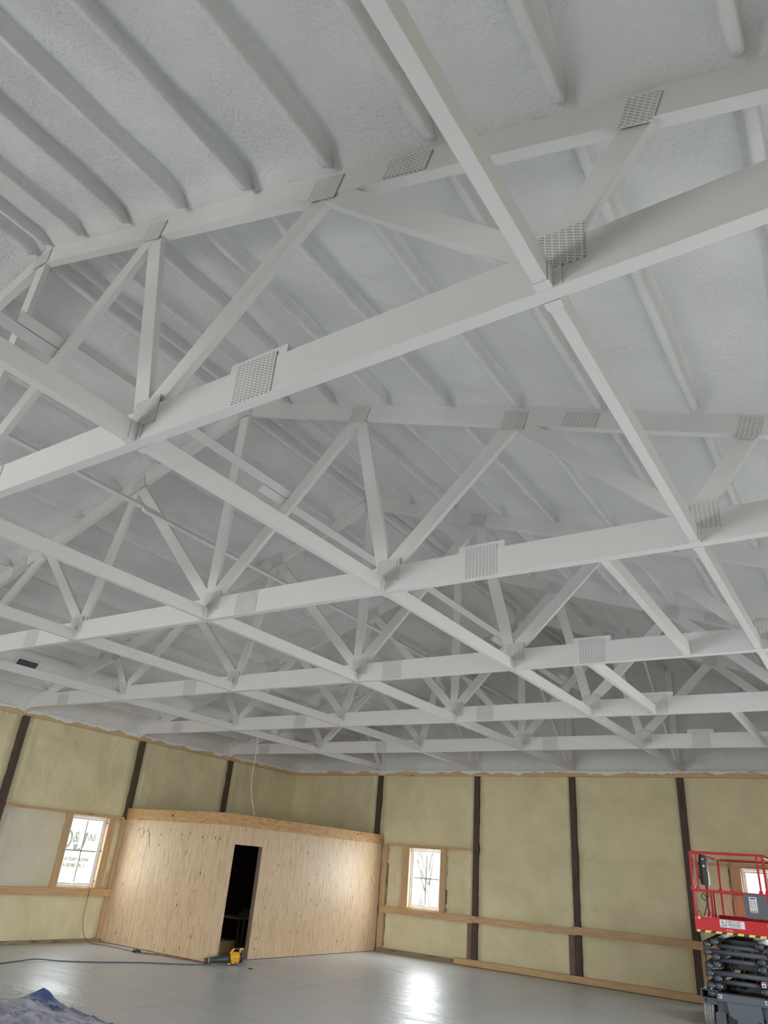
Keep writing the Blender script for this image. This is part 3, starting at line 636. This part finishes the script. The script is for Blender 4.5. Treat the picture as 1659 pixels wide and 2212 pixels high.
# ------------------------------------------------------------------ tarp and plastic sheet
def tarp_fn(poly_fn, amp, k):
    pass
def inside(p, poly):
    r = False; j = len(poly)-1
    for i in range(len(poly)):
        if (poly[i][1] > p[1]) != (poly[j][1] > p[1]) and p[0] < (poly[j][0]-poly[i][0])*(p[1]-poly[i][1])/(poly[j][1]-poly[i][1])+poly[i][0]: r = not r
        j = i
    return r
def ridged(x, y, k):
    a = 1-abs(noise.noise(Vector((x*2.2, y*5.5, k))))*2; b = 1-abs(noise.noise(Vector((x*6+3, y*12, k))))*2
    return max(0, a)**2*.055+max(0, b)*.022
def sheet(name, edge0, edge1, far, m, label, cat, amp, k, peaks=()):
    """strip between a visible far edge polyline (edge0 -> edge1) and a line nearer the viewer"""
    nu, nv = 130, 80
    def lerp(L, f):
        f *= len(L)-1; i = min(int(f), len(L)-2); t = f-i; return (L[i][0]+(L[i+1][0]-L[i][0])*t, L[i][1]+(L[i+1][1]-L[i][1])*t)
    def fn(i, j):
        a = lerp(edge0, i/nu); b = lerp(far, i/nu); f = j/nv; x = a[0]+(b[0]-a[0])*f; y = a[1]+(b[1]-a[1])*f
        x += .03*noise.noise(Vector((x*5, y*5, k+3))); y += .03*noise.noise(Vector((x*5, y*5, k+9)))
        z = .008+amp*ridged(x, y, k)*min(1, .25+f*10)
        if peaks: z += .022
        for px, py, ph, pr in peaks:
            d = math.hypot(x-px, y-py); z += ph*max(0, 1-d/pr)**1.35
        return (x, y, z)
    return tag(MB().grid(nu, nv, fn).build(name, m, org=(*edge0[0], 0)), label, cat)
sheet('plastic_sheet', [(2.9, -9.6), (3.25, -9.22), (3.86, -9.2), (4.4, -9.22), (5.05, -9.26), (5.25, -9.6), (6.0, -9.75)], None, [(3.6, -11.6), (4.2, -11.4), (4.9, -11.2), (5.6, -11.0), (6.1, -10.8), (6.5, -10.6), (6.9, -10.4)], M['plastic'], 'wrinkled clear plastic sheet on the floor around the blue tarp', 'plastic sheet', .42, 2.2)
sheet('blue_tarp', [(4.0, -10.5), (4.5, -9.80), (4.52, -9.60), (4.62, -9.50), (4.9, -9.50), (5.4, -9.56), (6.0, -9.66), (6.6, -9.85)], None, [(5.2, -11.9), (5.6, -11.6), (6.0, -11.4), (6.4, -11.2), (6.8, -11.0), (7.2, -10.8), (7.5, -10.6), (7.8, -10.4)], M['tarp'], 'crumpled blue tarp with white overspray in the bottom left corner', 'tarp', .62, 6.6,
      [(4.66, -9.56, .115, .30), (5.10, -10.02, .09, .28), (5.5, -10.2, .05, .3)])

# ------------------------------------------------------------------ scissor lift
LX, LY = 11.08, -2.65
L = thing('scissor_lift', 'red and slate grey scissor lift with folded arms at the right edge', 'scissor lift', (LX, LY, 0), rz=.035)
def lp(mb, name, m, par=None, **k): return mb.build(name, M[m], par or L, **k)
LEN = 2.25
# chassis
lp(MB().box((-.36, 0, .355), (.36, .07, .455)), 'chassis_beam', 'greyplate', bevel=.006)
lp(MB().box((-.36, .07, .20), (.36, LEN, .36)), 'chassis_tray', 'grey', bevel=.006)
for s in (-1, 1):
    lp(MB().box((s*.36, .05, .30), (s*.50, LEN-.05, .375)), 'side_rail', 'grey', bevel=.006)
    a, b = (-.56, -.335) if s < 0 else (.335, .56)
    tb = MB().box((a, -.03, .375), (b, .25, .385)).box((a, -.03, .475), (b, .25, .485)).box((a, -.03, .385), (a+.012, .25, .475)).box((b-.012, -.03, .385), (b, .25, .475))
    lp(tb, 'fork_pocket', 'grey'); lp(MB().box((a+.012, .12, .385), (b-.012, .13, .475)), 'pocket_back', 'dark')
    for q in (.06, .14): lp(MB().lathe([(0, 0), (0, .022), (.025, .022), (.025, 0)], (a+q, .02, .486), 'z', 14), 'pin_cap', 'steel')
    for v in (.24, LEN-.24):
        cx = s*.495; R_ = .188; pr = [(-.07, .10), (-.07, R_-.012), (-.06, R_), (-.036, R_), (-.033, R_-.008), (-.028, R_-.008), (-.025, R_), (-.004, R_), (-.002, R_-.008), (.002, R_-.008), (.004, R_), (.025, R_), (.028, R_-.008), (.033, R_-.008), (.036, R_), (.06, R_), (.07, R_-.012), (.07, .10)]
        wl = lp(MB().lathe(pr, (cx, v, R_), 'x', 40), 'wheel', 'tire')
        lp(MB().lathe([(-.055, 0), (-.055, .10), (.055, .10), (.055, 0)], (cx, v, R_), 'x', 24), 'hub', 'grey', wl)
    lp(MB().bar((s*.30, .10, .33), (s*.44, .24, .19), .03, .035, up=(0, 1, 0)), 'steering_link', 'grey')
    lp(MB().bar((s*.10, .14, .17), (s*.42, .22, .175), .03, .03), 'tie_rod', 'grey')
    lp(MB().prism([(s*.26, .07), (s*.40, .07), (s*.40, .20), (s*.36, .23), (s*.26, .23)], 'y', .03, .04), 'steer_guard', 'grey')
lp(MB().prism([(-.225, .36), (.225, .36), (.235, .20), (.235, .155), (.20, .17), (.16, .165), (.16, .045), (-.105, .045), (-.105, .165), (-.15, .17), (-.20, .20)], 'y', -.028, -.012), 'front_plate', 'greyplate', bevel=.004)
lp(MB().box((-.36, .10, .05), (.36, LEN-.1, .20)), 'belly_pan', 'black')
# folded scissor stack
def arm(x, zn, zf):
    a = lp(MB().bar((x, .03, zn), (x, LEN-.1, zf), .088, .084), 'scissor_arm', 'grey', bevel=.008)
    lp(MB().tube([(x-.044, .03, zn), (x+.044, .03, zn)], .042, 16), 'arm_end', 'grey', a)
    lp(MB().tube([(x-.058 if x > 0 else x+.044, .02, zn), (x-.044 if x > 0 else x+.058, .02, zn)], .024, 12), 'pivot_pin', 'steel', a)
for s in (-1, 1):
    for zp in (.485, .735, 1.005):
        arm(s*.425, zp+.050, min(1.15, zp+.16)); arm(s*.425, zp-.046, max(.43, zp-.15))
    for zp in (.585, .855):
        arm(s*.315, zp+.050, zp+.15); arm(s*.315, zp-.046, max(.43, zp-.13))
    arm(s*.315, 1.10, .97)
for zp in (.435, .705, .975): lp(MB().tube([(-.385, .035, zp), (.385, .035, zp)], .034, 16), 'cross_tube', 'grey')
for zp in (.60, .87, 1.05): lp(MB().tube([(-.28, .09, zp), (.28, .09, zp)], .031, 16), 'cross_tube', 'grey')
for z_ in (.47, .745, 1.01): lp(MB().box((-.24, .45, z_), (.24, 1.95, z_+.13)), 'dark_filler_block', 'black', bevel=.01)  # black filler blocks added to darken the stack, standing in for shade
lp(MB().tube([(-.05, .35, .55), (-.02, 1.5, 1.0)], .05, 16), 'hydraulic_cylinder', 'black'); lp(MB().tube([(-.10, .3, 1.02), (-.16, .25, .8), (-.1, .3, .6), (-.2, .3, .5)], .012, 8), 'hydraulic_hose', 'rubber')
for x in (-.02, .14): lp(MB().box((x, .5, .5), (x+.02, 1.6, 1.12)), 'valve_bracket', 'grey')
# platform
PW = .535; zs, zd = 1.212, 1.418
sk = MB().box((-PW, -.06, zs), (PW, -.045, zd)); sk.box((-PW, LEN+.02, zs), (PW, LEN+.035, zd))
for s in (-1, 1): sk.box((s*PW, -.045, zs), (s*(PW-.012), LEN+.02, zd))
lp(sk, 'platform_skirt', 'red', bevel=.003); lp(MB().box((-PW+.013, -.04, zs+.005), (PW-.013, LEN+.015, zs+.035)), 'platform_deck', 'grey')
lp(MB().box((-PW+.02, -.063, zs+.002), (PW, -.0605, zs+.033)), 'hazard_stripe', 'hazard')
def rail(p, q, r=.019, name='guard_rail', m='redrail'): return lp(MB().bar(p, q, 2*r, 2*r, up=(0, 0, 1) if abs(p[2]-q[2]) < .3 else (0, 1, 0)), name, m, bevel=.006)
zt, zm = 2.305, 1.775; a, v0, v1 = PW-.02, -.03, LEN
rail((-a, v0, zt), (a, v0, zt)); rail((-a, v0, zm), (a, v0, zm)); rail((-a+.09, v1, zt-.01), (a-.02, v1, zt-.01)); rail((-a, v1, zm), (a, v1, zm))
for s in (-1, 1):
    rail((s*a, v0, zt), (s*a, v1, zt)); rail((s*a, v0, zm), (s*a, v1, zm))
    rail((s*a, v0, zd-.01), (s*a, v0, zt), .017, 'rail_post'); rail((s*(a-.08), v0, zm), (s*(a-.085), v0, zt), .015, 'rail_post'); rail((s*(a-.06), v1, zd-.01), (s*(a-.06), v1, zt), .017, 'rail_post')
    rail((s*a, 1.15, zd-.01), (s*a, 1.15, zt), .017, 'rail_post')
    lp(MB().tube([(s*(a-.015)-.0, v0, zd), (s*(a-.02), v0, zd+.06), (s*(a-.05), v0, zd+.075), (s*(a-.075), v0, zd+.05), (s*(a-.075), v0, zd)], .006, 8), 'tie_ring', 'red')
    lp(MB().tube([(s*.345, v0, zd), (s*.345, v0, zd+.05), (s*.33, v0, zd+.075), (s*.30, v0, zd+.075), (s*.285, v0, zd+.05), (s*.285, v0, zd)], .006, 8), 'tie_ring', 'red')
    for q in ((s*a, v0), (s*(a-.083), v0), (s*(a-.06), v1)): lp(MB().box((q[0]-.028, q[1]-.026, zm-.01), (q[0]+.028, q[1]+.026, zm+.055)), 'rail_socket', 'redrail', bevel=.004)
rail((-.32, .55, zd-.01), (-.32, .55, zm), .017, 'rail_post'); rail((-.42, .95, zd-.01), (-.42, .95, zm), .017, 'rail_post')
# panel with notice, control box, sign
lp(MB().box((.185, -.052, 1.455), (.50, -.044, 1.782)), 'electrical_panel', 'greyplate', bevel=.003)
nt_ = lp(MB().box((.255, -.0545, 1.535), (.36, -.052, 1.74)), 'notice_label', 'white')
nb = MB()
for c_ in (0, 1):
    for r_ in range(11): nb.box((.263+.048*c_, -.0552, 1.692-.0105*r_), (.263+.048*c_+.04, -.0545, 1.697-.0105*r_))
lp(nb, 'notice_lines', 'inkgrey', nt_); lp(MB().box((.27, -.0553, 1.712), (.345, -.0545, 1.728)), 'notice_heading', 'ink', nt_); lp(MB().box((.257, -.0552, 1.538), (.358, -.0545, 1.552)), 'notice_foot', 'orange', nt_)
nb = MB()
for q in range(3): nb.prism([(.27+.03*q, 1.556), (.29+.03*q, 1.556), (.28+.03*q, 1.573)], 'y', -.0552, -.0545)
lp(nb, 'warning_symbol', 'ink', nt_)
cb = lp(MB().prism([(-.06, 1.86), (.05, 1.84), (.055, 2.20), (.03, 2.28), (-.05, 2.28), (-.07, 2.15)], 'y', .10, .22), 'control_box', 'black', bevel=.008); cb.location = (-.36, 0, 0)
lp(MB().box((-.300, .115, 1.86), (-.296, .20, 2.04)), 'control_decal', 'white'); lp(MB().lathe([(0, 0), (0, .02), (.02, .018), (.02, 0)], (-.35, .085, 2.12), 'y', 14), 'stop_button', 'white')
lp(MB().box((-.375, .095, 2.21), (-.335, .099, 2.225)), 'control_mark', 'white')
lp(MB().tube([(-.46, .16, 2.20), (-.45, .16, 1.98), (-.40, .16, 1.88), (-.36, .16, 1.9)], .012, 8), 'control_handle', 'black'); lp(MB().box((-.47, .12, 2.13), (-.40, .2, 2.17)), 'control_clip', 'black')
lp(MB().bar((-.335, .16, 1.86), (-.335, .16, 1.76), .025, .025, up=(0, 1, 0)), 'control_stem', 'black')
lp(MB().tube([(-.35, .16, 1.80), (-.335, .15, 1.70), (-.36, .15, 1.65), (-.40, .15, 1.64), (-.43, .15, 1.67), (-.435, .15, 1.71), (-.41, .15, 1.74), (-.375, .15, 1.71), (-.365, .15, 1.65), (-.375, .15, 1.57), (-.40, .15, 1.50), (-.43, .15, 1.43)], .007, 8), 'control_cable', 'rubber')
sg = lp(MB().box((-.185, -.0635, 1.305), (.155, -.061, 1.405)), 'rental_sign', 'white')
rx = (math.radians(90), 0, 0); yy = -.0645
writing('sign_text', 'HERC-U-LIFT', .040, (-.075, yy, 1.370), rx, M['ink'], sg, .80); writing('sign_text', '800-362-3500', .034, (-.068, yy, 1.337), rx, M['ink'], sg, .86); writing('sign_text', 'www.herc-u-lift.com', .020, (-.060, yy, 1.316), rx, M['ink'], sg, .95)
lg = MB().prism([(-.175, 1.318), (-.09, 1.318), (-.085, 1.33), (-.17, 1.335)], 'y', -.0645, -.0635).prism([(-.12, 1.335), (-.09, 1.335), (-.085, 1.398), (-.097, 1.398), (-.1, 1.35)], 'y', -.0645, -.0635).prism([(-.16, 1.36), (-.13, 1.345), (-.11, 1.35), (-.135, 1.37), (-.145, 1.398), (-.158, 1.398)], 'y', -.0645, -.0635)
lp(lg, 'sign_logo', 'inkgrey', sg)
writing('marker_number', 'AL9306', .034, (-.11, -.062, 1.262), rx, M['chalk'], L, .9)
d1 = lp(MB().box((-PW+.012, -.0635, 1.385), (-PW+.055, -.061, 1.414)), 'warning_label', 'orange'); lp(MB().box((-PW+.055, -.0635, 1.385), (-PW+.082, -.061, 1.414)), 'warning_label', 'white')
lp(MB().prism([(-PW+.018, 1.392), (-PW+.03, 1.402), (-PW+.024, 1.408), (-PW+.05, 1.40), (-PW+.05, 1.39), (-PW+.035, 1.396)], 'y', -.0645, -.0635), 'warning_symbol', 'ink', d1)
d2 = lp(MB().box((.455, -.0635, 1.355), (.53, -.061, 1.40)), 'warning_label', 'orange')
writing('label_letter', 'E', .04, (.462, -.0645, 1.363), rx, M['white'], d2)
for x in (-.31, .31): 
    q = lp(MB().box((x-.03, -.0025, .395), (x+.03, 0, .44)), 'tie_down_label', 'white'); nb = MB().box((x-.024, -.0032, .405), (x-.016, -.0025, .432)).box((x-.008, -.0032, .405), (x+.004, -.0025, .432)).box((x+.010, -.0032, .412), (x+.022, -.0025, .430)); lp(nb, 'tie_down_symbol', 'ink', q)
q = lp(MB().box((.275, -.034, .60), (.325, -.031, .67)), 'arm_label', 'white'); lp(MB().box((.277, -.035, .648), (.323, -.034, .668)), 'arm_label_band', 'orange', q); lp(MB().lathe([(0, 0), (0, .014), (-.001, .014), (-.001, 0)], (.30, -.034, .622), 'y', 14), 'arm_label_dot', 'blue_ink', q)

# ------------------------------------------------------------------ outside: trailer behind the lettered window, ground, trees
g = MB().box((-70, -60, -.5), (60, 90, -.22)).build('ground_outside', M['leaves']); struct(g)
TX = -2.4
T = thing('box_trailer', 'white box trailer with grey lettering parked outside the left window', 'trailer', (TX, -4.5, -.22))
MB().box((-2.3, -3.4, .50), (0, 3.2, 2.95)).build('body', M['trailer'], T, bevel=.02)
MB().box((-.001, -3.38, 2.33), (.010, 3.18, 2.338)).build('roof_trim', M['vinyl'], T); MB().box((-.001, -3.38, .52), (.012, 3.18, .60)).build('lower_trim', M['vinyl'], T)
for y in (-.6, .35):
    for x in (-.25, -2.05): 
        wl = MB().lathe([(-.11, .15), (-.11, .32), (-.09, .34), (.09, .34), (.11, .32), (.11, .15)], (x, y, .34), 'x', 28).build('wheel', M['rubber'], T); MB().lathe([(-.05, 0), (-.05, .16), (.05, .16), (.05, 0)], (x, y, .34), 'x', 20).build('hub', M['steel'], wl)
MB().box((-1.2, 3.2, .45), (-1.1, 4.4, .55)).build('tow_bar', M['black'], T)
ry = (math.radians(90), 0, math.radians(90)); zt_ = .22
def tw(s, size, y, z, m, sx=1, sh=0): return writing('lettering', s, size, (.004, y+4.5, z+zt_), ry, M[m], T, sx, sh)
tw('D', .60, -5.08, 1.53, 'sign_grey', .75, .12); tw('&', .33, -4.735, 1.685, 'sign_grey', .80, .12); tw('INS', .215, -4.335, 1.735, 'sign_blue', .62, .2)
MB().prism([(-.17, 1.865), (-.072, 1.865), (-.08, 1.755), (-.155, 1.755)], 'x', .0, .006).build('lettering', M['sign_grey'], T)
MB().prism([(.02, 2.12), (.145, 2.12), (.10, 1.87), (.07, 1.79), (.02, 1.755), (-.07, 1.74), (-.07, 1.76), (.0, 1.79), (.03, 1.85)], 'x', .0, .006).build('lettering', M['sign_grey'], T)
tw('AY FOAM - BLOWN -', .105, -4.83, 1.303, 'sign_blue', .68); tw('N 320 980 2795 - J', .105, -4.83, 1.178, 'sign_blue', .68)
db = MB()
for r_ in range(3):
    for k in range(6): y = .16+.045*k; db.box((.0, y, 1.90-.055*r_), (.005, y+.014, 1.911-.055*r_))
db.build('lettering_dots', M['sign_grey'], T)
def tree(x, y, h, lean, r, sd, lb):
    rnd = random.Random(sd); mb = MB(); pts = [Vector((x+lean*h*k/8+rnd.uniform(-.05, .05), y, -.3+h*k/8)) for k in range(9)]
    o = MB().tube(pts, [r*(1-.75*k/8) for k in range(9)], 9)
    T = thing('bare_tree', lb, 'tree', pts[0], 'bare trees outside the end wall')
    ob = o.build('trunk', M['bark'], None, org=pts[0]); ob.location = (0, 0, 0); ob.parent = T
    br = MB()
    for k in range(14):
        f = rnd.uniform(.25, 1); i = int(f*8); p = pts[min(i, 8)]; an = rnd.uniform(0, 2*PI); ln = rnd.uniform(.6, 1.8)
        q = p+Vector((math.cos(an)*ln*.7, math.sin(an)*ln*.5, ln*.8)); mid = (p+q)/2+Vector((0, 0, -.1)); br.tube([p, mid, q], [r*.3, r*.2, r*.08], 6)
        for _ in range(2):
            e = q+Vector((rnd.uniform(-.5, .5), rnd.uniform(-.3, .3), rnd.uniform(.2, .7))); br.tube([mid, (mid+e)/2, e], [r*.12, r*.1, r*.04], 5)
    ob = br.build('branches', M['bark'], None, org=pts[0]); ob.location = (0, 0, 0); ob.parent = T
tree(-.62, 9.0, 6, -.20, .12, 1, 'leaning bare tree outside, right of centre in the small end wall window')
tree(-2.6, 11.5, 5, .12, .07, 2, 'thin bare tree outside, left in the small end wall window')
tree(-3.4, 15.5, 7, .04, .10, 3, 'bare tree farther off outside the small end wall window')
tree(-7.6, 20.0, 7, -.05, .12, 4, 'bare tree farthest off outside the small end wall window')
tree(10.0, 12.0, 7, .05, .13, 5, 'bare tree outside the window behind the red lift')
